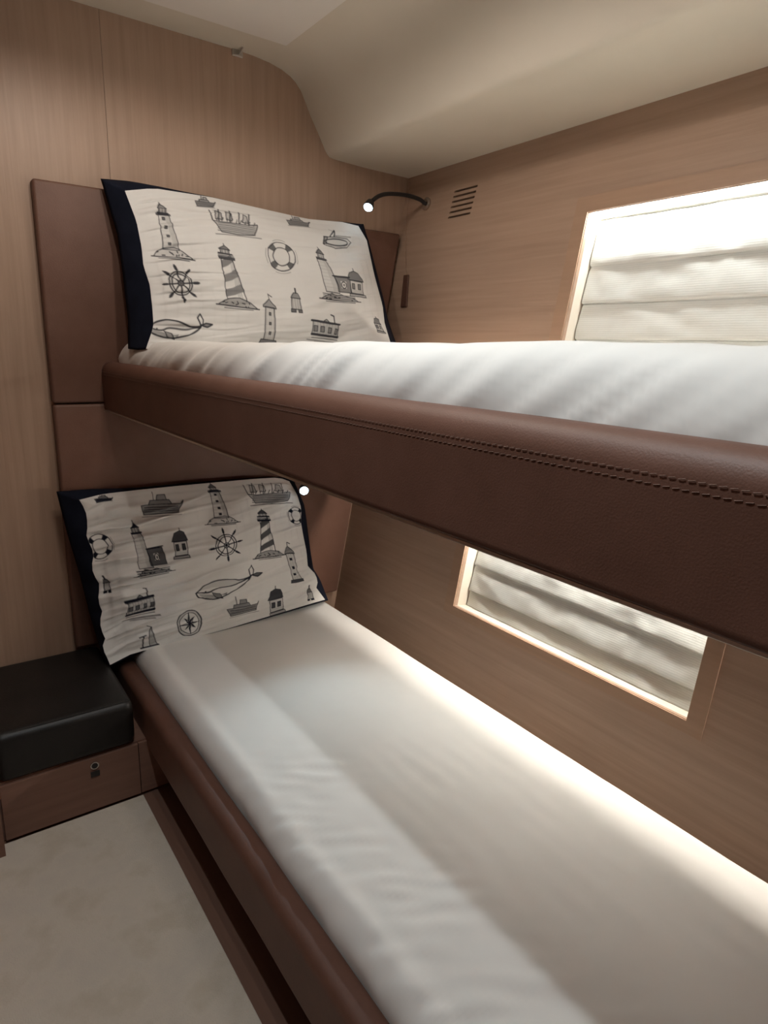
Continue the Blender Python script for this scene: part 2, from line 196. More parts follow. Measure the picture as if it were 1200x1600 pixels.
# pillow print: ink lines carried by a mesh attribute
M_print = noisy('printed_white_cotton', [(0.72, 0.71, 0.69), (0.76, 0.75, 0.73)], (6, 6, 6), 0.85, 0.12, bump=0.06, bscale=(60, 60, 60))
_nt = M_print.node_tree; _b = _nt.nodes['Principled BSDF']; _src = _b.inputs['Base Color'].links[0].from_socket
_at = _nt.nodes.new('ShaderNodeAttribute'); _at.attribute_name = 'ink'
_mx = _nt.nodes.new('ShaderNodeMix'); _mx.data_type = 'RGBA'
_nt.links.new(_at.outputs['Fac'], _mx.inputs[0]); _nt.links.new(_src, _mx.inputs[6]); _mx.inputs[7].default_value = (0.008, 0.009, 0.018, 1)
_nt.links.new(_mx.outputs[2], _b.inputs['Base Color'])

# blind fabric: fine level ribs and some light passing through
M_blind = mat('ribbed_blind_fabric', (0.70, 0.69, 0.65), 0.8, 0, 0.2)
_nt = M_blind.node_tree; _b = _nt.nodes['Principled BSDF']
_tc = _nt.nodes.new('ShaderNodeTexCoord'); _wv = _nt.nodes.new('ShaderNodeTexWave'); _wv.bands_direction = 'Z'
_wv.inputs['Scale'].default_value = 60; _wv.inputs['Distortion'].default_value = 1.2; _wv.inputs['Detail'].default_value = 2
_nt.links.new(_tc.outputs['Object'], _wv.inputs['Vector'])
_cr = _nt.nodes.new('ShaderNodeValToRGB'); _cr.color_ramp.elements[0].color = (0.65, 0.665, 0.64, 1); _cr.color_ramp.elements[1].color = (0.72, 0.735, 0.71, 1)
_nt.links.new(_wv.outputs['Fac'], _cr.inputs[0]); _nt.links.new(_cr.outputs[0], _b.inputs['Base Color'])
_bp = _nt.nodes.new('ShaderNodeBump'); _bp.inputs['Strength'].default_value = 0.12; _bp.inputs['Distance'].default_value = 0.001
_nt.links.new(_wv.outputs['Fac'], _bp.inputs['Height']); _nt.links.new(_bp.outputs[0], _b.inputs['Normal'])

# ------------------------------------------------------------ the cabin shell
X1 = 3.0; YN = -1.1
PROFILE = [(YN - 0.05, ZC), (0.456, ZC), (0.50, 2.038), (0.548, 2.033), (0.590, 2.024), (0.620, 2.012), (0.638, 2.000), (0.655, 1.982), (0.667, 1.962),
           (0.690, 1.918), (0.725, 1.862), (0.742, 1.832), (0.750, 1.820), (0.760, 1.8115), (0.775, 1.808), (0.90, 1.8025), (1.0881, 1.7996)]
bm = bmesh.new()
for (ya, za), (yb, zb) in zip(PROFILE, PROFILE[1:]):
    pass
ra = [[bm.verts.new((x, y, z)) for (y, z) in PROFILE] for x in (-0.0, X1)]
rb = [[bm.verts.new((x, y + 0.0, z + 0.05)) for (y, z) in PROFILE] for x in (-0.0, X1)]
n = len(PROFILE)
for i in range(n - 1):
    bm.faces.new((ra[0][i], ra[0][i + 1], ra[1][i + 1], ra[1][i]))
    bm.faces.new((rb[0][i], rb[1][i], rb[1][i + 1], rb[0][i + 1]))
    for k in (0, 1):
        bm.faces.new((ra[k][i], ra[k][i + 1], rb[k][i + 1], rb[k][i]))
for i in (0, n - 1):
    bm.faces.new((ra[0][i], ra[1][i], rb[1][i], rb[0][i]))
ceil = link('ceiling', bm_mesh(bm), M_ceil, smooth=True); tag(ceil, kind='structure')
ceil.data.set_sharp_from_angle(angle=math.radians(50))
panel = box_obj('trim_1', 0.13, X1, YN, 0.585, ZC - 0.006, ZC - 0.0005, M_panel, bevel=0.002, seg=2); tag(panel, kind='structure')

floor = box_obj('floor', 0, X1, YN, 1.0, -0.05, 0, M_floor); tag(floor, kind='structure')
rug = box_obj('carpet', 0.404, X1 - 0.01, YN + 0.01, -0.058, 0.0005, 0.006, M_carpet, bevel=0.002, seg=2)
tag(rug, 'beige fitted carpet on the cabin floor beside the lower bunk', 'carpet')

# head wall with faint upright joints: three veneer boards
bm = bmesh.new()
for y0, y1 in ((YN, -0.5325), (-0.5315, 0.0675), (0.0685, 1.13)):
    box(bm, -0.04, 0, y0, y1, -0.05, 2.09)
wh = link('wall_head', bm_mesh(bm), M_oakv); tag(wh, kind='structure')
bm = bmesh.new(); box(bm, -0.06, -0.041, YN, 1.13, -0.05, 2.09)
wb = link('wall_backing', bm_mesh(bm), M_void); tag(wb, kind='structure')
for nm, a in (('wall_aisle', (0, X1, YN - 0.04, YN, -0.05, ZC)), ('wall_foot', (X1, X1 + 0.04, YN, 1.3, -0.05, 2.09))):
    tag(box_obj(nm, *a, M_oakd), kind='structure')
tag(box_obj('trim_2', 0.402, 0.45, -0.45, -0.392, 0.0, ZC, M_oakd), kind='structure')

# hull wall: a slab with real openings for the two windows and the vent slots
W1 = (0.838, 1.75, 1.125, 1.565)
W2 = (0.640, 1.394, 0.4505, 0.765)
SL = [(0.263 + 0.0018 * i, 0.369 + 0.0022 * i, 1.6275 + 0.0158 * i) for i in range(6)]
xs = sorted({0.0, X1, W1[0], W1[1], W2[0], W2[1], *[s[0] for s in SL], *[s[1] for s in SL]})
zs = sorted({-0.05, 1.82, W1[2], W1[3], W2[2], W2[3], *[s[2] for s in SL], *[s[2] + 0.0064 for s in SL]})
def open_(x, z):
    for W in (W1, W2):
        if W[0] < x < W[1] and W[2] < z < W[3]: return True
    return any(s[0] < x < s[1] and s[2] < z < s[2] + 0.0064 for s in SL)
bm = bmesh.new(); vc = {}
def hv(x, z, d):
    k = (round(x, 6), round(z, 6), d)
    if k not in vc: vc[k] = bm.verts.new(hull(x, z, d))
    return vc[k]
TH = 0.012
cells = {}
for i in range(len(xs) - 1):
    for j in range(len(zs) - 1):
        cells[i, j] = not open_((xs[i] + xs[i + 1]) / 2, (zs[j] + zs[j + 1]) / 2)
for (i, j), solid in cells.items():
    if not solid: continue
    c = [(xs[i], zs[j]), (xs[i + 1], zs[j]), (xs[i + 1], zs[j + 1]), (xs[i], zs[j + 1])]
    for d in (0.0, TH): bm.faces.new([hv(a, b, d) for a, b in c])
    for q, nb in ((0, (i, j - 1)), (1, (i + 1, j)), (2, (i, j + 1)), (3, (i - 1, j))):
        if not cells.get(nb, False):
            a, b = c[q], c[(q + 1) % 4]
            bm.faces.new([hv(*a, 0.0), hv(*b, 0.0), hv(*b, TH), hv(*a, TH)])
tag(link('wall_hull', bm_mesh(bm), M_oakh), kind='structure')
tag(hbox_obj('wall_hull_lining', 0, X1, -0.05, 1.82, 0.125, 0.14, M_void), kind='structure')

def window(name, W, fw):
    x0, x1, z0, z1 = W
    root = bpy.data.objects.new(name, None); COL.objects.link(root); root.location = hull(x0, z0); tag(root, kind='structure')
    D = 0.10
    bm = bmesh.new(); t = 0.012
    hbox(bm, x0 - t, x0, z0 - t, z1 + t, TH, D); hbox(bm, x1, x1 + t, z0 - t, z1 + t, TH, D)
    hbox(bm, x0, x1, z1, z1 + t, TH, D); hbox(bm, x0, x1, z0 - t, z0, TH, D)
    link('window_reveal', bm_mesh(bm), M_jamb, root)
    bm = bmesh.new(); p_ = -0.004; q = 0.0015
    # casing boards lying on the panel, mitre joints left as hair gaps
    hbox(bm, x0 - fw, x0 - q, z0 - fw * 0.7, z1 + fw, p_, 0.0); hbox(bm, x1 + q, x1 + fw, z0 - fw * 0.7, z1 + fw, p_, 0.0)
    hbox(bm, x0 - q, x1 + q, z1 + q, z1 + fw, p_, 0.0); hbox(bm, x0 - q, x1 + q, z0 - fw * 0.7, z0 - q, p_, 0.0)
    link('window_frame', bm_mesh(bm), M_frame, root)
    bm = bmesh.new(); hbox(bm, x0 - t, x1 + t, z0 - t, z1 + t, D, D + 0.006)
    link('window_glass', bm_mesh(bm), M_glass, root)
    return root
window('window_1', W1, 0.042)
window('window_2', W2, 0.040)

# ------------------------------------------------------------ pleated blinds and LED strips in the reveals
def blind(name, W, folds, seed, label, d0=0.055, amp=0.010):
    x0, x1, z0, z1 = W; x0 += 0.004; x1 -= 0.004
    nx, nz = 160, 260
    lim = [z0 + 0.001] + [f for f in folds if z0 < f < z1] + [z1 - 0.006]
    rnd = Vector((seed * 7.3, seed * 3.1, 0))
    bm = bmesh.new(); g = []
    for j in range(nz + 1):
        z = lim[0] + (lim[-1] - lim[0]) * j / nz
        k = max(i for i in range(len(lim) - 1) if z >= lim[i] - 1e-9); k = min(k, len(lim) - 2)
        t = (z - lim[k]) / (lim[k + 1] - lim[k]); row = []
        for i in range(nx + 1):
            x = x0 + (x1 - x0) * i / nx
            b_ = amp * (max(0.0, math.sin(math.pi * t ** 0.85)) ** 0.32) * (0.85 + 0.3 * noise.noise(Vector((x * 3, k * 5.0, 0)) + rnd))
            b_ += 0.0065 * (1 - t) ** 3                       # each fold hangs a little over the next
            wr = 0.0035 * noise.noise(Vector((x * 13 + z * 9, z * 16, 0)) + rnd) + 0.0015 * noise.noise(Vector((x * 34, z * 26, 3)) + rnd)
            sag = 0.003 * noise.noise(Vector((x * 6, k * 3.0, 5)) + rnd)
            row.append(bm.verts.new(hull(x, z + sag * (1 if 0 < j < nz else 0), d0 - b_ + wr)))
        g.append(row)
    for j in range(nz):
        for i in range(nx):
            bm.faces.new((g[j][i], g[j][i + 1], g[j + 1][i + 1], g[j + 1][i]))
    o = link(name, bm_mesh(bm), M_blind, smooth=True)
    sm = o.modifiers.new('thick', 'SOLIDIFY'); sm.thickness = 0.002; sm.offset = 0
    return tag(o, label, 'blind', 'pleated blinds')
blind('pleated_blind', W1, [1.166, 1.256, 1.3475, 1.444], 1, 'pleated off-white fabric blind in the larger window beside the upper bunk')
blind('pleated_blind', W2, [0.500, 0.581, 0.665], 2, 'pleated off-white fabric blind in the low window beside the lower bunk', amp=0.0065)
o = hbox_obj('led_strip', W1[0] + 0.004, W1[1] - 0.004, W1[3] - 0.007, W1[3] - 0.001, 0.014, 0.032, M_led)
tag(o, 'bright LED strip along the top of the upper bunk window', 'light strip', 'window light strips')
o = hbox_obj('led_strip', W2[0] + 0.004, W2[1] - 0.004, W2[3] - 0.007, W2[3] - 0.001, 0.018, 0.036, M_led2)
tag(o, 'LED strip along the top of the lower bunk window', 'light strip', 'window light strips')

gl = empty('led_strip', tuple(hull(0.05, 1.15)), 'added unseen LED strip behind the upper mattress, lighting the lower mattress edge', 'light strip')  # added source for the bright band along the lower mattress's far edge
bm = bmesh.new(); hbox(bm, 0.28, 2.70, 1.152, 1.158, -0.024, 0.0); hbox(bm, 0.28, 2.70, 1.118, 1.152, -0.011, 0.0)
link('housing', bm_mesh(bm), M_metal, gl)
bm = bmesh.new(); hbox(bm, 0.285, 2.695, 1.1500, 1.1515, -0.0235, -0.0115)
link('diffuser', bm_mesh(bm), M_led3, gl)

# ------------------------------------------------------------ vent slots
o = hbox_obj('vent_duct', 0.25, 0.39, 1.615, 1.725, 0.10, 0.12, M_void)
tag(o, 'air vent of six dark slots in the hull panel above the upper bunk', 'vent')

# ------------------------------------------------------------ extruded soft bodies (mattresses, rails, cushions)
def superbox(y0, y1, z0, z1, r, n=40, top_r=None):
    """closed rounded-rectangle outline in (y, z)"""
    pts = []
    for (cy, cz, a0) in ((y1 - r, z1 - r, 0), (y0 + r, z1 - r, 90), (y0 + r, z0 + r, 180), (y1 - r, z0 + r, 270)):
        for k in range(n // 4 + 1):
            a = math.radians(a0 + 90 * k / (n // 4)); pts.append((cy + r * math.cos(a), cz + r * math.sin(a)))
    return pts

def densify(pts, step):
    out = []
    for i, a in enumerate(pts):
        b = pts[(i + 1) % len(pts)]; L = math.hypot(b[0] - a[0], b[1] - a[1]); m = max(1, int(L / step))
        for k in range(m): out.append((a[0] + (b[0] - a[0]) * k / m, a[1] + (b[1] - a[1]) * k / m))
    return out

def extrude(name, prof, x0, x1, nx, mt, parent=None, end_r=0.0, disp=None, axis='x'):
    cy = sum(p[0] for p in prof) / len(prof); cz = sum(p[1] for p in prof) / len(prof)
    hy = max(abs(p[0] - cy) for p in prof); hz = max(abs(p[1] - cz) for p in prof)
    xs_ = [x0 + (x1 - x0) * i / nx for i in range(nx + 1)]
    if end_r:
        q = 7
        xs_ = [x0 + end_r * (1 - math.cos(math.pi / 2 * k / q)) for k in range(q)] + [x for x in xs_ if x0 + end_r < x < x1 - end_r] + [x1 - end_r * (1 - math.cos(math.pi / 2 * k / q)) for k in range(q - 1, -1, -1)]
    bm = bmesh.new(); rings = []
    for x in xs_:
        e = 0.0
        if end_r:
            s = min(x - x0, x1 - x)
            if s < end_r: e = end_r * (1 - math.sqrt(max(0.0, 1 - (1 - s / end_r) ** 2)))
        fy = 1 - e / hy; fz = 1 - e / hz; row = []
        for (y, z) in prof:
            P = Vector((x, cy + (y - cy) * fy, cz + (z - cz) * fz))
            if disp: P = disp(P, y, z)
            if axis == 'y': P = Vector((P.y, P.x, P.z))
            row.append(bm.verts.new(P))
        rings.append(row)
    m = len(prof)
    for A, B in zip(rings, rings[1:]):
        for k in range(m): bm.faces.new((A[k], A[(k + 1) % m], B[(k + 1) % m], B[k]))
    bm.faces.new(rings[0]); bm.faces.new(rings[-1])
    return link(name, bm_mesh(bm), mt, parent, smooth=True)

def sstep(a, b, t):
    t = min(1.0, max(0.0, (t - a) / (b - a))); return t * t * (3 - 2 * t)

# ------------------------------------------------------------ upper bunk
XE = 2.75
ub = empty('bunk_bed', (1.3, 0.0, 1.017), 'upper bunk bed with padded brown leather side rail', 'bunk bed')
box_obj('platform', 0.03, XE, 0.030, 0.897, 1.030, 1.085, M_oakd, ub)
rail_prof = densify([(0.0, 1.022), (0.0, 1.118), (0.0015, 1.130), (0.006, 1.140), (0.013, 1.147), (0.022, 1.151), (0.032, 1.152), (0.040, 1.149), (0.043, 1.14), (0.043, 1.022), (0.038, 1.018), (0.005, 1.018)], 0.006)
def rail_d(P, y, z):
    P = P.copy(); a = noise.noise(Vector((P.x * 5, z * 9, 0))) * 0.0016
    P.y += a; P.z += 0.0012 * noise.noise(Vector((P.x * 4, 7, 0))); return P
r_ = extrude('side_rail', rail_prof, 0.031, XE, 260, M_rail, ub, disp=rail_d)
def stitches(parent, y, z, ny, nz, x0, x1, step=0.0075):
    bm = bmesh.new(); x = x0
    while x < x1:
        a = noise.noise(Vector((x * 5, z * 9, 0))) * 0.0016
        tube(bm, [(x, y + a + ny * 0.0002, z), (x + step * 0.36, y + a + ny * 0.0004, z + 0.0005), (x + step * 0.72, y + a + ny * 0.0002, z + 0.001)], 0.00042, 5)
        x += step
    return link('stitching', bm_mesh(bm), M_thread, parent)
stitches(r_, 0.0002, 1.124, -1, 0, 0.05, XE - 0.05)
stitches(r_, 0.0000, 1.1165, -1, 0, 0.054, XE - 0.05)
box_obj('edge_trim', 0.032, XE, 0.0035, 0.012, 1.0145, 1.019, M_metal, ub, bevel=0.001, seg=2)

def upper_mat(P, y, z):
    P = P.copy(); x = P.x
    s = sstep(0.16, 0.03, P.y) * sstep(1.12, 1.17, z)                # wrinkles live on the front roll
    wv = noise.noise(Vector((x * 15 - z * 22, z * 5, 1.5))) ; w2 = noise.noise(Vector((x * 42 - z * 60, P.y * 12, 8.5)))
    P.y -= s * (0.006 * wv + 0.0045 * w2)
    P.z += sstep(1.16, 1.20, z) * (0.006 * noise.noise(Vector((x * 4.5, P.y * 5, 3))) + 0.0035 * noise.noise(Vector((x * 13, P.y * 9, 6)))) + s * 0.004 * wv
    P.z += sstep(1.16, 1.20, z) * 0.008 * sstep(0.4, 1.7, x)
    P.y += 0.010 * sstep(1.16, 1.12, z) * sstep(0.2, 0.05, P.y) * 0 
    return P
mp = densify(superbox(0.043, 0.900, 1.088, 1.211, 0.058, 48), 0.012)
mu = extrude('mattress', mp, 0.040, 2.70, 330, M_sheet, end_r=0.03, disp=upper_mat)
tag(mu, 'white sheeted mattress on the upper bunk behind the brown leather rail', 'mattress')

# ------------------------------------------------------------ lower bunk
lb = empty('bunk_bed', (1.3, 0.02, 0.0), 'lower bunk bed with low brown leather side rail beside the carpet', 'bunk bed')
box_obj('base', 0.42, XE, 0.022, 0.76, 0.0, 0.148, M_plinth, lb)
box_obj('base', 0.001, 0.42, 0.022, 0.76, 0.0, 0.148, M_plinth, lb)
lrp = densify([(-0.039, 0.150), (-0.039, 0.256), (-0.037, 0.266), (-0.031, 0.273), (-0.022, 0.276), (0.0, 0.276), (0.008, 0.272), (0.011, 0.262), (0.011, 0.150), (0.006, 0.1465), (-0.034, 0.1465)], 0.006)
lr = extrude('side_rail', lrp, 0.031, XE, 200, M_rail, lb, disp=lambda P, y, z: rail_d(P, y, z + 2))
def lower_mat(P, y, z):
    P = P.copy(); x = P.x
    s = sstep(0.14, 0.01, P.y) * sstep(0.22, 0.28, z)
    near = sstep(0.75, 1.05, x)
    wv = noise.noise(Vector((x * 16 - P.y * 30, z * 6, 2.5)))
    P.y -= s * (0.0025 + 0.006 * near) * wv
    top = sstep(0.28, 0.315, z)
    fold = noise.noise(Vector((x * 34 - P.y * 22, P.y * 12 + x * 5, 4.2))) * max(0, 0.4 + noise.noise(Vector((x * 5, P.y * 6, 1.2))))
    P.z += top * (0.0022 * noise.noise(Vector((x * 3, P.y * 4, 3))) + near * sstep(0.33, 0.08, P.y) * 0.010 * fold + near * 0.0012 * noise.noise(Vector((x * 9, P.y * 30, 9))))
    P.z += top * 0.002 * sstep(0.62, 0.66, P.y)
    return P
lm_p = densify(superbox(0.013, 0.700, 0.150, 0.321, 0.045, 48), 0.010)
ml = extrude('mattress', lm_p, 0.034, 2.70, 330, M_sheet, end_r=0.03, disp=lower_mat)
tag(ml, 'white sheeted mattress on the lower bunk under the low window', 'mattress')

# ------------------------------------------------------------ headboard: two padded leather panels
hb = empty('headboard', (0.0, 0.45, 0.30), 'brown leather padded headboard in two stacked panels on the oak wall', 'headboard')
def pad(y0, y1l, y1h, z0, z1):
    bm = bmesh.new()
    quad_box(bm, [(0.001, y0, z0), (0.030, y0, z0), (0.030, y1l, z0), (0.001, y1l, z0), (0.001, y0, z1), (0.030, y0, z1), (0.030, y1h, z1), (0.001, y1h, z1)])
    bmesh.ops.recalc_face_normals(bm, faces=bm.faces[:])
    bmesh.ops.bevel(bm, geom=[e for e in bm.edges if max(v.co.x for v in e.verts) > 0.02], offset=0.008, segments=4, profile=0.5, affect='EDGES')
    return link('panel', bm_mesh(bm), M_head, hb, smooth=True)
pad(-0.131, 0.940, 1.038, 1.0385, 1.606)
pad(-0.131, 0.79, 0.925, 0.305, 1.0345)

# ------------------------------------------------------------ bench seat in the corner
be = empty('bench', (0.2, -0.2, 0.0), 'low oak bench box with a drawer in the left corner', 'bench')
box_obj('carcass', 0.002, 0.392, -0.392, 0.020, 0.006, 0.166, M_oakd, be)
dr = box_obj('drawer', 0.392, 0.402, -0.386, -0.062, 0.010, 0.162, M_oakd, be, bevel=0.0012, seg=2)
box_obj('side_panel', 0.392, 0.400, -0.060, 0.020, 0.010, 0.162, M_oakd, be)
bm = bmesh.new(); tube(bm, [(0.402, -0.173, 0.141), (0.4055, -0.173, 0.141)], 0.0105, 24)
lt = link('latch_ring', bm_mesh(bm), M_chrome, dr)
bm = bmesh.new(); tube(bm, [(0.4035, -0.173, 0.141), (0.4065, -0.173, 0.141)], 0.0075, 20)
link('latch_button', bm_mesh(bm), M_dark, lt)
box_obj('latch_plate', 0.402, 0.4045, -0.184, -0.162, 0.108, 0.124, M_dark, dr, bevel=0.001, seg=2)
def cush(P, y, z):
    P = P.copy(); P.z += 0.003 * noise.noise(Vector((P.x * 5, P.y * 6, 2))) * sstep(0.25, 0.29, z); return P
sc_p = densify(superbox(0.006, 0.408, 0.168, 0.297, 0.022, 40), 0.012)
sc = extrude('seat_cushion', sc_p, -0.388, -0.066, 60, M_black, end_r=0.02, disp=lambda P, y, z: cush(P, y, z), axis='y')
tag(sc, 'black leather seat cushion on the corner bench', 'cushion')
bm = bmesh.new(); tube(bm, smooth_path([(0.396, -0.382, 0.2925), (0.3965, -0.22, 0.2935), (0.396, -0.074, 0.2925)], 10), 0.0022, 8)
link('piping', bm_mesh(bm), M_black, sc)

# ------------------------------------------------------------ print drawing (ink lines and fills on a canvas)
class Canvas:
    def __init__(s, W, H):
        s.W, s.H = W, H; s.a = np.zeros((H, W), np.float32)
    def win(s, P, m):
        x0 = max(0, int(P[:, 0].min() - m)); x1 = min(s.W, int(P[:, 0].max() + m) + 2)
        y0 = max(0, int(P[:, 1].min() - m)); y1 = min(s.H, int(P[:, 1].max() + m) + 2)
        if x1 <= x0 or y1 <= y0: return None
        yy, xx = np.mgrid[y0:y1, x0:x1]; return (slice(y0, y1), slice(x0, x1)), xx + 0.5, yy + 0.5
    def line(s, P, wd, k=1.0):
        P = np.array(P, float)
        for a, b in zip(P, P[1:]):
            r = s.win(np.array([a, b]), wd + 1.5)
            if r is None: continue
            sl, xx, yy = r; d = b - a; L = max(d @ d, 1e-9)
            t = np.clip(((xx - a[0]) * d[0] + (yy - a[1]) * d[1]) / L, 0, 1)
            q = np.hypot(xx - a[0] - t * d[0], yy - a[1] - t * d[1])
            s.a[sl] = np.maximum(s.a[sl], min(k, 1) * np.clip(wd / 2 + 0.5 - q, 0, 1))
    def fill(s, P, k=1.0, mode='max'):
        k = min(k, 1.0)
        P = np.array(P, float); r = s.win(P, 1)
        if r is None: return
        sl, xx, yy = r; ins = np.zeros(xx.shape, bool); j = len(P) - 1
        for i in range(len(P)):
            xi, yi = P[i]; xj, yj = P[j]
            c = ((yi > yy) != (yj > yy)) & (xx < (xj - xi) * (yy - yi) / (yj - yi + 1e-12) + xi)
            ins ^= c; j = i
        if mode == 'max': s.a[sl] = np.where(ins, np.maximum(s.a[sl], k), s.a[sl])
        else: s.a[sl] = np.where(ins, k, s.a[sl])

class Pen:
    """local frame: (x right, h up), origin at motif base, unit = motif height"""
    def __init__(s, cv, base, top, right, wd, dark):
        s.c = cv; s.o = np.array(base, float); s.u = np.array(top, float) - s.o; s.r = np.array(right, float); s.wd = wd; s.k = dark
    def T(s, pts): return [s.o + s.r * x + s.u * h for x, h in pts]
    def line(s, pts, wd=1.0, k=1.0): s.c.line(s.T(pts), s.wd * wd, s.k * k)
    def fill(s, pts, k=0.5): s.c.fill(s.T(pts), s.k * k)
    def clear(s, pts): s.c.fill(s.T(pts), 0.0, 'set')
    def poly(s, pts, k=None, wd=1.0):
        if k: s.fill(pts, k)
        s.line(list(pts) + [pts[0]], wd)
    def arc(s, cx, ch, rx, rh, a0=0, a1=360, wd=1.0, n=28, k=1.0):
        s.line([(cx + rx * math.cos(math.radians(a0 + (a1 - a0) * i / n)), ch + rh * math.sin(math.radians(a0 + (a1 - a0) * i / n))) for i in range(n + 1)], wd, k)
    def disc(s, cx, ch, rx, rh, k=0.6, a0=0, a1=360, n=20):
        s.fill([(cx + rx * math.cos(math.radians(a0 + (a1 - a0) * i / n)), ch + rh * math.sin(math.radians(a0 + (a1 - a0) * i / n))) for i in range(n + 1)], k)
    def hatch(s, x0, x1, h0, h1, n, k=0.6, wd=0.7, slant=0.0):
        for i in range(n):
            t = (i + 0.5) / n; s.line([(x0 + (x1 - x0) * t + slant, h0), (x0 + (x1 - x0) * t, h1)], wd, k)
    def rows(s, x0, x1, h0, h1, n, k=0.6, wd=0.7):
        for i in range(n):
            h = h0 + (h1 - h0) * (i + 0.5) / n; s.line([(x0, h), (x1, h)], wd, k)

def rocks(p, x0, x1, h, k=0.45, seed=1):
    rn = random.Random(seed); n = 7
    top = [(x0 + (x1 - x0) * i / n, h * (0.35 + 0.65 * math.sin(math.pi * i / n)) * rn.uniform(0.7, 1.1) if 0 < i < n else 0.0) for i in range(n + 1)]
    p.poly(top, k)
    for i in range(9):
        x = rn.uniform(x0 * 0.7, x1 * 0.7); y = rn.uniform(0.01, h * 0.5); p.line([(x, y), (x + rn.uniform(-.05, .05), y + rn.uniform(-.03, .04))], 1.2)
    p.line([(x0 * 1.1, 0.0), (x1 * 1.1, 0.0)], 1.3); p.line([(x0 * 0.7, -0.035), (x1 * 0.8, -0.03)], 0.9)

def lantern(p, h0, h1, w_, k=0.7):
    p.poly([(-w_ * 1.25, h0), (w_ * 1.25, h0), (w_ * 1.25, h0 + 0.02), (-w_ * 1.25, h0 + 0.02)], 0.8)
    p.poly([(-w_ * 0.8, h0 + 0.02), (w_ * 0.8, h0 + 0.02), (w_ * 0.8, h0 + (h1 - h0) * 0.45), (-w_ * 0.8, h0 + (h1 - h0) * 0.45)], 0.35)
    p.hatch(-w_ * 0.8, w_ * 0.8, h0 + 0.02, h0 + (h1 - h0) * 0.45, 3, 0.9)
    p.poly([(-w_, h0 + (h1 - h0) * 0.45), (w_, h0 + (h1 - h0) * 0.45), (0, h0 + (h1 - h0) * 0.85)], k)
    p.line([(0, h0 + (h1 - h0) * 0.85), (0, h1)], 1.0)

def m_light(p):
    p.poly([(-0.10, 0.78), (0.10, 0.78), (0.155, 0.14), (-0.155, 0.14)], 0.10)
    p.fill([(0.02, 0.78), (0.10, 0.78), (0.155, 0.14), (0.05, 0.14)], 0.30)
    for h in (0.68, 0.52, 0.36, 0.22): p.poly([(-0.03, h), (0.01, h), (0.01, h + 0.04), (-0.03, h + 0.04)], 0.8)
    p.rows(-0.13, 0.13, 0.16, 0.78, 9, 0.28, 0.6)
    lantern(p, 0.79, 1.0, 0.085); p.poly([(-0.14, 0.765), (0.14, 0.765), (0.14, 0.795), (-0.14, 0.795)], 0.7)
    rocks(p, -0.34, 0.36, 0.2, 0.22, 3)
def m_stripe(p):
    A = lambda h: 0.085 + (0.80 - h) * 0.10
    for i in range(3):
        h = 0.13 + i * 0.235
        a, b = h, h + 0.12
        p.fill([(-A(a), a), (A(a + 0.12), a + 0.12), (A(b + 0.12), b + 0.12), (-A(b), b)], 0.72)
    p.hatch(0.03, 0.11, 0.12, 0.74, 3, 0.5, 0.8)
    p.line([(-A(0.1), 0.10), (-A(0.76), 0.76)], 1.1); p.line([(A(0.1), 0.10), (A(0.76), 0.76)], 1.1)
    p.poly([(-0.125, 0.755), (0.125, 0.755), (0.13, 0.785), (-0.13, 0.785)], 0.9); p.rows(-0.12, 0.12, 0.79, 0.85, 2, 0.9, 1.0); lantern(p, 0.83, 1.0, 0.09, 0.75)
    rocks(p, -0.30, 0.32, 0.13, 0.45, 5)
def m_lh(p):
    p.r = p.r * 0.85
    p.poly([(-0.10, 0.76), (0.08, 0.76), (0.13, 0.14), (-0.16, 0.14)], 0.14); p.fill([(0.0, 0.76), (0.08, 0.76), (0.13, 0.14), (0.0, 0.14)], 0.28)
    p.rows(-0.13, 0.11, 0.2, 0.74, 8, 0.35, 0.7)
    lantern(p, 0.77, 1.0, 0.085, 0.8)
    p.poly([(0.10, 0.17), (0.42, 0.17), (0.42, 0.46), (0.10, 0.46)], 0.70); p.clear([(0.20, 0.25), (0.31, 0.25), (0.31, 0.38), (0.20, 0.38)])
    p.arc(0.255, 0.31, 0.05, 0.06, wd=1.2); p.disc(0.255, 0.31, 0.025, 0.03, 0.7); p.line([(0.08, 0.47), (0.44, 0.48)], 1.6)
    rocks(p, -0.30, 0.52, 0.13, 0.45, 8); p.rows(-0.25, 0.45, 0.02, 0.12, 3, 0.8, 1.2)
def m_hut(p):
    p.r = p.r * 0.72
    p.poly([(-0.42, 0.62), (0.40, 0.62), (0.26, 0.92), (0.0, 1.0), (-0.26, 0.92)], 0.75); p.line([(0, 1.0), (0, 1.1)], 1)
    p.poly([(-0.34, 0.12), (0.34, 0.12), (0.34, 0.60), (-0.34, 0.60)], 0.18)
    for x in (-0.18, 0.14): p.poly([(x - 0.08, 0.30), (x + 0.08, 0.30), (x + 0.08, 0.50), (x - 0.08, 0.50)], 0.75)
    p.rows(-0.33, 0.33, 0.12, 0.28, 3, 0.5); p.poly([(-0.42, 0.0), (0.42, 0.0), (0.40, 0.10), (-0.40, 0.10)], 0.45)
def m_wheel(p):
    for r in (0.36, 0.29): p.arc(0, 0.5, r, r, wd=1.3)
    p.arc(0, 0.5, 0.08, 0.08, wd=1.4); p.disc(0, 0.5, 0.05, 0.05, 0.9)
    for i in range(8):
        a = math.radians(45 * i + 8); c, s_ = math.cos(a), math.sin(a)
        p.line([(0.07 * c, 0.5 + 0.07 * s_), (0.58 * c, 0.5 + 0.58 * s_)], 1.5); p.line([(0.43 * c, 0.5 + 0.43 * s_), (0.53 * c, 0.5 + 0.53 * s_)], 2.6)
def spl(pts):
    return [(q.x, q.y) for q in smooth_path([(a, b, 0) for a, b in pts], 6)]
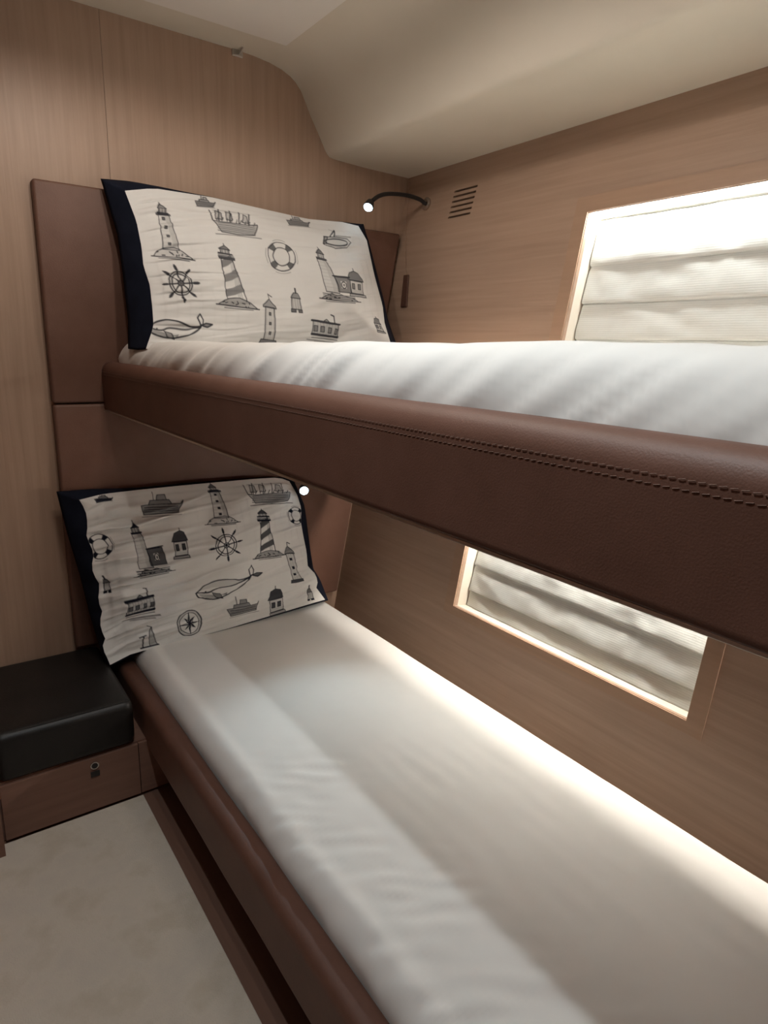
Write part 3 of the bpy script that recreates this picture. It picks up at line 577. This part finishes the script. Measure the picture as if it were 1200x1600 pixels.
def m_whale(p):
    up = [(-1.2, 0.30), (-0.9, 0.52), (-0.45, 0.66), (0.05, 0.62), (0.5, 0.50), (0.85, 0.52), (1.0, 0.60)]
    lo = [(-1.2, 0.30), (-1.0, 0.08), (-0.5, -0.06), (0.0, -0.02), (0.5, 0.16), (0.85, 0.38), (1.0, 0.60)]
    up, lo = spl(up), spl(lo)
    p.line(up, 1.7); p.line(lo, 1.7)
    p.fill(up[:-1] + [(0.6, 0.36), (0.1, 0.34), (-0.5, 0.40), (-1.1, 0.36)], 0.20)
    p.line(spl([(-1.18, 0.30), (-0.7, 0.22), (-0.3, 0.34), (0.3, 0.34), (0.9, 0.50)]), 1.9, 0.9)
    for i in range(5): p.line([(-1.05 + i * 0.05, 0.20 - i * 0.045), (-0.45 + i * 0.03, 0.10 - i * 0.03), (0.05, 0.02 + i * 0.02)], 0.8, 0.6)
    p.poly([(-0.55, 0.20), (-0.25, 0.12), (-0.05, -0.10), (-0.35, -0.02)], 0.6); p.disc(-0.80, 0.27, 0.03, 0.03, 1.0)
    p.poly([(0.95, 0.55), (0.82, 0.85), (0.90, 1.02), (1.06, 0.80), (1.06, 0.62)], None, 1.5)
    p.poly([(1.02, 0.58), (1.2, 0.66), (1.45, 0.62), (1.25, 0.52)], 0.7, 1.5)
def m_ship(p):
    p.poly([(-0.95, 0.45), (-0.55, 0.40), (0.0, 0.42), (0.6, 0.46), (0.98, 0.52), (0.85, 0.06), (0.1, 0.0), (-0.6, 0.04)], 0.40)
    p.rows(-0.75, 0.85, 0.05, 0.40, 5, 0.75, 1.0)
    for x in (-0.7, -0.25, 0.15, 0.6): p.line([(x, 0.42), (x + 0.02, 0.92)], 1.2)
    for x in (-0.72, -0.30, 0.42): p.poly([(x - 0.12, 0.52), (x + 0.14, 0.52), (x + 0.10, 0.80), (x - 0.08, 0.84)], 0.30)
    for i in range(9): p.line([(-0.8 + i * 0.2, 0.45), (-0.74 + i * 0.2, 0.58)], 1.1, 0.8)
    p.line([(-0.95, 0.45), (-1.05, 0.85)], 1.2); p.line([(-0.9, 0.86), (0.7, 0.9)], 0.6, 0.6); p.line([(-0.8, -0.06), (1.1, -0.03)], 1.2, 0.7)
def m_boat(p):
    p.poly([(-0.9, 0.42), (0.85, 0.42), (0.98, 0.55), (0.75, 0.05), (-0.75, 0.0)], 0.55); p.rows(-0.75, 0.75, 0.08, 0.36, 3, 0.85, 1.1)
    p.poly([(-0.55, 0.42), (0.45, 0.42), (0.35, 0.62), (-0.5, 0.62)], 0.55); p.poly([(-0.2, 0.62), (0.25, 0.62), (0.2, 0.85), (-0.15, 0.85)], 0.5)
    p.line([(-0.35, 0.62), (-0.33, 1.0)], 1.0); p.line([(-0.8, -0.08), (0.9, -0.05)], 1.0, 0.6)
def m_steam(p):
    p.poly([(-0.75, 0.52), (-0.2, 0.56), (0.5, 0.56), (0.80, 0.40), (0.70, 0.10), (0.1, 0.0), (-0.6, 0.12)], 0.18)
    p.arc(0, 0.32, 0.62, 0.16, wd=1.6); p.poly([(-0.78, 0.54), (-0.6, 0.54), (-0.5, 0.2), (-0.66, 0.16)], 0.6)
    p.line([(-0.5, 0.56), (-0.35, 0.95), (-0.28, 0.56)], 1.3); p.line([(-0.6, 0.95), (-0.35, 0.82)], 1.0, .6); p.rows(-0.5, 0.6, 0.06, 0.2, 3, 0.55)
    p.line([(-0.3, 0.62), (0.6, 0.66)], 1.8, 0.6)
def m_ring(p):
    p.arc(0, 0.5, 0.48, 0.48, wd=1.1); p.arc(0, 0.5, 0.30, 0.30, wd=1.1)
    for a in (50, 140, 230, 320):
        A = [(math.cos(math.radians(t)), math.sin(math.radians(t))) for t in (a - 15, a - 5, a + 5, a + 15)]
        p.fill([(0.50 * c, 0.5 + 0.50 * s_) for c, s_ in A] + [(0.28 * c, 0.5 + 0.28 * s_) for c, s_ in A[::-1]], 0.85)
    for a in (5, 95, 185, 275): p.arc(0, 0.5, 0.56, 0.56, a - 25, a + 25, 0.7, 8, 0.6)
def m_tower(p):
    p.poly([(-0.105, 0.08), (0.105, 0.08), (0.095, 0.76), (-0.095, 0.76)], 0.16); p.hatch(-0.1, 0.1, 0.1, 0.75, 4, 0.35, 0.7)
    for h in (0.2, 0.4, 0.6): p.poly([(-0.025, h), (0.025, h), (0.025, h + 0.05), (-0.025, h + 0.05)], 0.8)
    p.poly([(-0.13, 0.75), (0.13, 0.75), (0.12, 0.80), (0, 0.93), (-0.12, 0.80)], 0.55); p.line([(0, 0.93), (0.0, 1.03), (0.07, 0.99)], 1.1)
    p.poly([(-0.17, 0.0), (0.17, 0.0), (0.15, 0.08), (-0.15, 0.08)], 0.75)
def m_beacon(p):
    p.poly([(-0.19, 0.12), (0.19, 0.12), (0.17, 0.60), (-0.17, 0.60)], 0.28); p.hatch(-0.18, 0.18, 0.14, 0.6, 4, 0.6)
    p.poly([(-0.20, 0.60), (0.20, 0.60), (0.08, 0.82), (-0.08, 0.82)], 0.65); p.line([(0, 0.82), (0, 1.0)], 1.8)
    p.poly([(-0.22, 0.0), (-0.05, 0.0), (-0.05, 0.12), (-0.22, 0.12)], 0.85); p.poly([(0.05, 0.0), (0.22, 0.0), (0.22, 0.12), (0.05, 0.12)], 0.85)
def m_fort(p):
    p.poly([(-0.52, 0.20), (0.52, 0.20), (0.48, 0.70), (-0.48, 0.70)], 0.28); p.hatch(-0.5, 0.5, 0.2, 0.7, 9, 0.5, 0.9)
    for x in (-0.4, -0.14, 0.14, 0.4): p.poly([(x - 0.06, 0.34), (x + 0.06, 0.34), (x + 0.06, 0.54), (x - 0.06, 0.54)], 0.7)
    p.line([(-0.54, 0.71), (0.52, 0.72)], 2.6); p.poly([(-0.12, 0.72), (0.16, 0.72), (0.0, 0.84)], 0.6); p.line([(0.3, 0.72), (0.3, 1.0), (0.2, 1.03)], 1.4)
    p.line([(-0.52, 0.22), (0.52, 0.24)], 2.6); p.line([(-0.5, 0.10), (0.5, 0.12)], 1.4, 0.7); p.line([(-0.68, 0.0), (0.66, 0.02)], 1.2, 0.7); p.line([(-0.4, -0.04), (0.45, -0.03)], 1, 0.6)
def m_compass(p):
    p.arc(0, 0.5, 0.48, 0.48, wd=1.6); p.arc(0, 0.5, 0.38, 0.38, wd=1.1); p.arc(0, 0.5, 0.43, 0.43, wd=1.0, k=0.35)
    for i in range(8):
        a = math.radians(45 * i); r = 0.40 if i % 2 == 0 else 0.28; b = a + math.radians(22)
        p.poly([(0, 0.5), (0.1 * math.cos(b), 0.5 + 0.1 * math.sin(b)), (r * math.cos(a), 0.5 + r * math.sin(a))], 0.85)
        b = a - math.radians(22); p.line([(0, 0.5), (0.1 * math.cos(b), 0.5 + 0.1 * math.sin(b)), (r * math.cos(a), 0.5 + r * math.sin(a))], 0.8)
def m_statue(p):
    p.line([(-0.35, 0.05), (0.4, 0.05)], 1.8); p.poly([(0.05, 0.06), (0.35, 0.06), (0.22, 0.6), (0.14, 0.9), (0.05, 0.6)], 0.35); p.line([(-0.25, 0.06), (-0.2, 0.55)], 1.4)
    p.line([(-0.35, 0.55), (-0.1, 0.6)], 1.2); p.line([(0.14, 0.9), (-0.05, 0.98)], 1.2)
MOT = dict(light=m_light, stripe=m_stripe, lighthouse_house=m_lh, hut=m_hut, wheel=m_wheel, whale=m_whale, ship=m_ship, boat=m_boat, steam=m_steam,
           buoyring=m_ring, tower=m_tower, beacon=m_beacon, fort=m_fort, compass=m_compass, statue=m_statue)

# ------------------------------------------------------------ pillows
def coons(rg, nu, nv):
    t, r, b, l = [np.array(c) for c in rg]
    def at(c, s):
        x = s * (len(c) - 1); i = np.minimum(x.astype(int), len(c) - 2); f = (x - i)[:, None]
        f = f * f * (3 - 2 * f) * 0.35 + f * 0.65
        return c[i] * (1 - f) + c[i + 1] * f
    def sm(c): return np.array([c[i - min(5, i, len(c) - 1 - i):i + min(5, i, len(c) - 1 - i) + 1].mean(0) for i in range(len(c))])
    l0, r0 = l, r; l, r = sm(l), sm(r)
    u = np.linspace(0, 1, nu); v = np.linspace(0, 1, nv)
    dev = at(l0 - l, v)[:, None] * np.exp(-u * 11)[None, :, None] + at(r0 - r, v)[:, None] * np.exp(-(1 - u) * 11)[None, :, None]
    T = at(t, u); B = at(b, u); L = at(l, v); R_ = at(r, v)
    U_ = u[None, :, None]; V_ = v[:, None, None]
    return dev + (1 - V_) * T[None] + V_ * B[None] + (1 - U_) * L[:, None] + U_ * R_[:, None] - ((1 - U_) * (1 - V_) * t[0] + U_ * (1 - V_) * t[-1] + (1 - U_) * V_ * b[0] + U_ * V_ * b[-1])

def grid_mesh(G, extra=None):
    nv, nu = G.shape[:2]; me = bpy.data.meshes.new('m')
    idx = np.arange(nu * nv).reshape(nv, nu)
    F_ = np.stack([idx[:-1, :-1], idx[1:, :-1], idx[1:, 1:], idx[:-1, 1:]], -1).reshape(-1, 4)
    me.from_pydata(G.reshape(-1, 3).tolist(), [], F_.tolist()); return me

def pillow(front, back, motifs, bulge, label, seed, wrk, dark):
    nu, nv = 440, 290
    G = coons(front, nu, nv); u = np.linspace(0, 1, nu)[None, :]; v = np.linspace(0, 1, nv)[:, None]
    env = (1 - np.abs(2 * u - 1) ** 2.3) * (1 - np.abs(2 * v - 1) ** 2.3)
    wr = np.zeros((nv, nu)); sd = seed * 11.7
    for j in range(nv):
        for i in range(0, nu):
            U0 = i / (nu - 1); V0 = j / (nv - 1)
            a = noise.noise(Vector((U0 * 3.2, V0 * 15 + U0 * 3.0, sd))); c = noise.noise(Vector((U0 * 7.0 + V0 * 5, V0 * 5.5, sd + 5)))
            side = wrk * (math.exp(-U0 * 5.5) + 0.45 * math.exp(-(1 - U0) * 7) + 0.5 * math.exp(-(1 - V0) * 5))
            lft = math.exp(-U0 * 5.0); ridge = wrk * (lft + 0.35 * math.exp(-(1 - U0) * 9)) * max(0, math.sin(V0 * 62 + 5 * a + U0 * 9 + 3 * noise.noise(Vector((V0 * 4, 0, sd))))) ** 1.5
            wr[j, i] = 0.015 * ridge + (0.35 + 1.8 * side) * 0.008 * a * min(1, 14 * min(U0 + .02, 1 - U0 + .02)) + 0.012 * c + side * 0.006 * noise.noise(Vector((U0 * 5, V0 * 34 + U0 * 9, sd + 9)))
    edge = np.minimum(1, 10 * np.minimum(np.minimum(u, 1 - u), np.minimum(v, 1 - v)) + 0.0)
    G[..., 0] += bulge * env + wr * edge
    G[..., 2] += 0.004 * env * 0
    # ink canvas
    Wm = np.linalg.norm(G[0, -1] - G[0, 0]); Hm = np.linalg.norm(G[-1, 0] - G[0, 0])
    CW = 1500; CH = int(CW * Hm / Wm); cv = Canvas(CW, CH)
    for k, (bu, bv), (tu, tv), (ru, rv) in motifs:
        MOT[k](Pen(cv, (bu * CW, bv * CH), (tu * CW, tv * CH), (ru * CW, rv * CH), 5.2, dark))
    a = cv.a; ku = np.array([1, 2, 1.]) / 4
    for _ in range(2):
        a = np.apply_along_axis(lambda q: np.convolve(q, ku, 'same'), 0, a); a = np.apply_along_axis(lambda q: np.convolve(q, ku, 'same'), 1, a)
    X = np.clip(np.linspace(0, 1, nu) * CW - 0.5, 0, CW - 1.001); Y = np.clip(np.linspace(0, 1, nv) * CH - 0.5, 0, CH - 1.001)
    xi = X.astype(int); yi = Y.astype(int); fx = (X - xi)[None]; fy = (Y - yi)[:, None]
    ink = (a[yi][:, xi] * (1 - fx) + a[yi][:, xi + 1] * fx) * (1 - fy) + (a[yi + 1][:, xi] * (1 - fx) + a[yi + 1][:, xi + 1] * fx) * fy
    root = empty('pillow', tuple(np.array(front[2]).mean(0)), label, 'pillow', 'nautical print pillows')
    me = grid_mesh(G); at_ = me.attributes.new('ink', 'FLOAT', 'POINT'); at_.data.foreach_set('value', ink.reshape(-1).astype(np.float32))
    link('front_cover', me, M_print, root, smooth=True)
    # back cover: side wall from the seam round to the back, then the back itself
    nb, mb = 81, 61
    Fg = coons(front, nb, mb); Bg = coons(back, nb, mb)
    def loop(g): return np.concatenate([g[0, :-1], g[:-1, -1], g[-1, :0:-1], g[:0:-1, 0]])
    lf, lbk = loop(Fg), loop(Bg); verts = []; K = 6
    for k in range(K + 1):
        t = k / K; ring_ = lf * (1 - t) + lbk * t; c = ring_.mean(0)
        out = ring_ - c; out[:, 0] = 0; out /= (np.linalg.norm(out, axis=1)[:, None] + 1e-9)
        ring_ = ring_ + out * (0.004 * math.sin(math.pi * t)); 
        if k == 0: ring_ = ring_ - np.array([0.0004, 0, 0])
        verts += ring_.tolist()
    n_ = len(lf); faces = []
    for k in range(K):
        for i in range(n_): faces.append((k * n_ + i, k * n_ + (i + 1) % n_, (k + 1) * n_ + (i + 1) % n_, (k + 1) * n_ + i))
    base = len(verts); ub_ = np.linspace(0, 1, nb)[None, :]; vb_ = np.linspace(0, 1, mb)[:, None]
    Bg[..., 0] -= 0.012 * (1 - np.abs(2 * ub_ - 1) ** 4) * (1 - np.abs(2 * vb_ - 1) ** 4); Bg[..., 0] = np.maximum(Bg[..., 0], 0.033)
    verts += Bg.reshape(-1, 3).tolist()
    for j in range(mb - 1):
        for i in range(nb - 1):
            q = base + j * nb + i; faces.append((q, q + nb, q + nb + 1, q + 1))
    me = bpy.data.meshes.new('m'); me.from_pydata(verts, [], faces)
    bm = bmesh.new(); bm.from_mesh(me); bmesh.ops.remove_doubles(bm, verts=bm.verts[:], dist=0.0003); bmesh.ops.recalc_face_normals(bm, faces=bm.faces[:]); bm.to_mesh(me); bm.free()
    o = link('back_cover', me, M_navy, root, smooth=True); tag(o, 'navy blue back and side of the pillowcase')
    return root
pillow(UPPER_FRONT, UPPER_BACK, UPPER_MOTIFS, 0.070, 'white pillow with lighthouse print standing on the upper bunk', 1, 0.9, 0.95)
pillow(LOWER_FRONT, LOWER_BACK, LOWER_MOTIFS, 0.052, 'white pillow with nautical print and whale in the middle, on the lower bunk', 2, 1.7, 1.25)

# ------------------------------------------------------------ reading lamps
def reading_lamp(base, arm, head_dir, label, watts):
    root = empty('reading_lamp', base, label, 'lamp', 'gooseneck reading lamps')
    b = Vector(base); bm = bmesh.new(); tube(bm, [b + HN * 0.0, b + HN * 0.006, b + HN * 0.009], [0.021, 0.021, 0.014], 28); link('mounting_disc', bm_mesh(bm), M_chrome, root, smooth=False)
    pts = smooth_path([b + HN * 0.008] + [Vector(a) for a in arm], 8)
    bm = bmesh.new(); tube(bm, pts, 0.0066, 12); link('gooseneck', bm_mesh(bm), M_dark, root, smooth=True)
    h = Vector(arm[-1]); d = Vector(head_dir).normalized()
    bm = bmesh.new(); tube(bm, [h - d * 0.006, h, h + d * 0.016, h + d * 0.026], [0.006, 0.012, 0.0155, 0.0165], 24); hd = link('lamp_head', bm_mesh(bm), M_dark, root, smooth=True)
    bm = bmesh.new(); c = h + d * 0.0265; tube(bm, [c, c + d * 0.004, c + d * 0.006], [0.0145, 0.012, 0.005], 24); link('lens', bm_mesh(bm), M_read, hd, smooth=True)
    ld_ = bpy.data.lights.new('reading_light', 'SPOT'); ld_.energy = watts; ld_.color = (0.66, 0.90, 1.0); ld_.spot_size = math.radians(72); ld_.spot_blend = 0.8; ld_.shadow_soft_size = 0.01
    lo = bpy.data.objects.new('reading_light', ld_); COL.objects.link(lo); lo.location = c + d * 0.012
    lo.rotation_euler = d.to_track_quat('-Z', 'Y').to_euler(); lo.parent = hd
    lo.matrix_parent_inverse = hd.matrix_world.inverted()
    return root
bz = hull(0.135, 1.692)
reading_lamp(tuple(bz), [(0.14, 1.027, 1.702), (0.14, 0.975, 1.706), (0.142, 0.905, 1.700), (0.145, 0.862, 1.687), (0.15, 0.825, 1.663)], (0.38, -0.60, -0.75),
             'black gooseneck reading lamp lit above the upper pillow', READ_UP)
bz = hull(0.135, 0.80)
reading_lamp(tuple(bz), [(0.135, 0.85, 0.812), (0.133, 0.79, 0.812), (0.13, 0.71, 0.80), (0.122, 0.645, 0.775), (0.116, 0.597, 0.746)], (1.10, -0.46, -0.27),
             'black gooseneck reading lamp lit beside the lower pillow', READ_LO)

# ------------------------------------------------------------ strap hanging in the corner, ceiling clip
st = empty('hanging_strap', tuple(hull(0.09, 1.35)), 'brown leather tab hanging on a cord in the corner by the upper pillow', 'strap')
bm = bmesh.new(); tube(bm, smooth_path([hull(0.020, 1.78, -0.004), hull(0.035, 1.65, -0.004), hull(0.065, 1.54, -0.004), hull(0.092, 1.46, -0.004)], 8), 0.0012, 8); link('cord', bm_mesh(bm), M_oakh, st, smooth=True)
bm = bmesh.new(); hbox(bm, 0.076, 0.112, 1.352, 1.462, -0.007, -0.0005)
for v_ in bm.verts:
    if v_.co.z > 1.4: v_.co.x = 0.094 + (v_.co.x - 0.094) * 0.8
    else: v_.co.x += 0.018
bev(bm, 0.003, 3); link('tab', bm_mesh(bm), M_brown, st)
cl = empty('ceiling_clip', (0.02, 0.45, 2.03), 'small grey metal clip where the ceiling meets the oak wall', 'clip')
box_obj('clip_plate', 0.0005, 0.006, 0.430, 0.462, 2.022, 2.0395, M_metal, cl, bevel=0.001, seg=2)
bm = bmesh.new(); tube(bm, [(0.006, 0.452, 2.031), (0.03, 0.449, 2.035), (0.034, 0.449, 2.037)], 0.003, 10); link('clip_pin', bm_mesh(bm), M_metal, cl)

# ------------------------------------------------------------ ceiling downlights
for i, (x, y, wt, col, cone, blend) in enumerate(LAMPS):
    root = empty('ceiling_downlight', (x, y, ZC - 0.006), ['cool white round ceiling downlight above the bunk edge', 'warm round ceiling downlight nearest the head wall side of the aisle',
        'warm round ceiling downlight above the upper rail', 'warm round ceiling downlight closest to the pillows', 'added round fill downlight at the foot end of the aisle'][i], 'light', 'round ceiling downlights')
    z = ZC - 0.006
    bm = bmesh.new(); R0, R1 = 0.036, 0.026; sg = 32
    r1 = [bm.verts.new((x + R0 * math.cos(2 * math.pi * k / sg), y + R0 * math.sin(2 * math.pi * k / sg), z)) for k in range(sg)]
    r2 = [bm.verts.new((x + (R0 - .004) * math.cos(2 * math.pi * k / sg), y + (R0 - .004) * math.sin(2 * math.pi * k / sg), z - 0.005)) for k in range(sg)]
    r3 = [bm.verts.new((x + R1 * math.cos(2 * math.pi * k / sg), y + R1 * math.sin(2 * math.pi * k / sg), z - 0.003)) for k in range(sg)]
    for A, B in ((r1, r2), (r2, r3)):
        for k in range(sg): bm.faces.new((A[k], A[(k + 1) % sg], B[(k + 1) % sg], B[k]))
    link('bezel', bm_mesh(bm), M_chrome, root, smooth=True)
    bm = bmesh.new(); tube(bm, [(x, y, z - 0.0005), (x, y, z - 0.0025)], R1, 32); link('lens', bm_mesh(bm), M_lens, root)
    ad = bpy.data.lights.new('downlight', 'SPOT'); ad.shadow_soft_size = 0.018; ad.energy = wt; ad.color = col
    ad.spot_size = math.radians(cone); ad.spot_blend = blend
    lo = bpy.data.objects.new('downlight', ad); COL.objects.link(lo); lo.location = (x, y, z - 0.03); lo.parent = root
    lo.matrix_parent_inverse = Matrix.Translation(root.location).inverted()
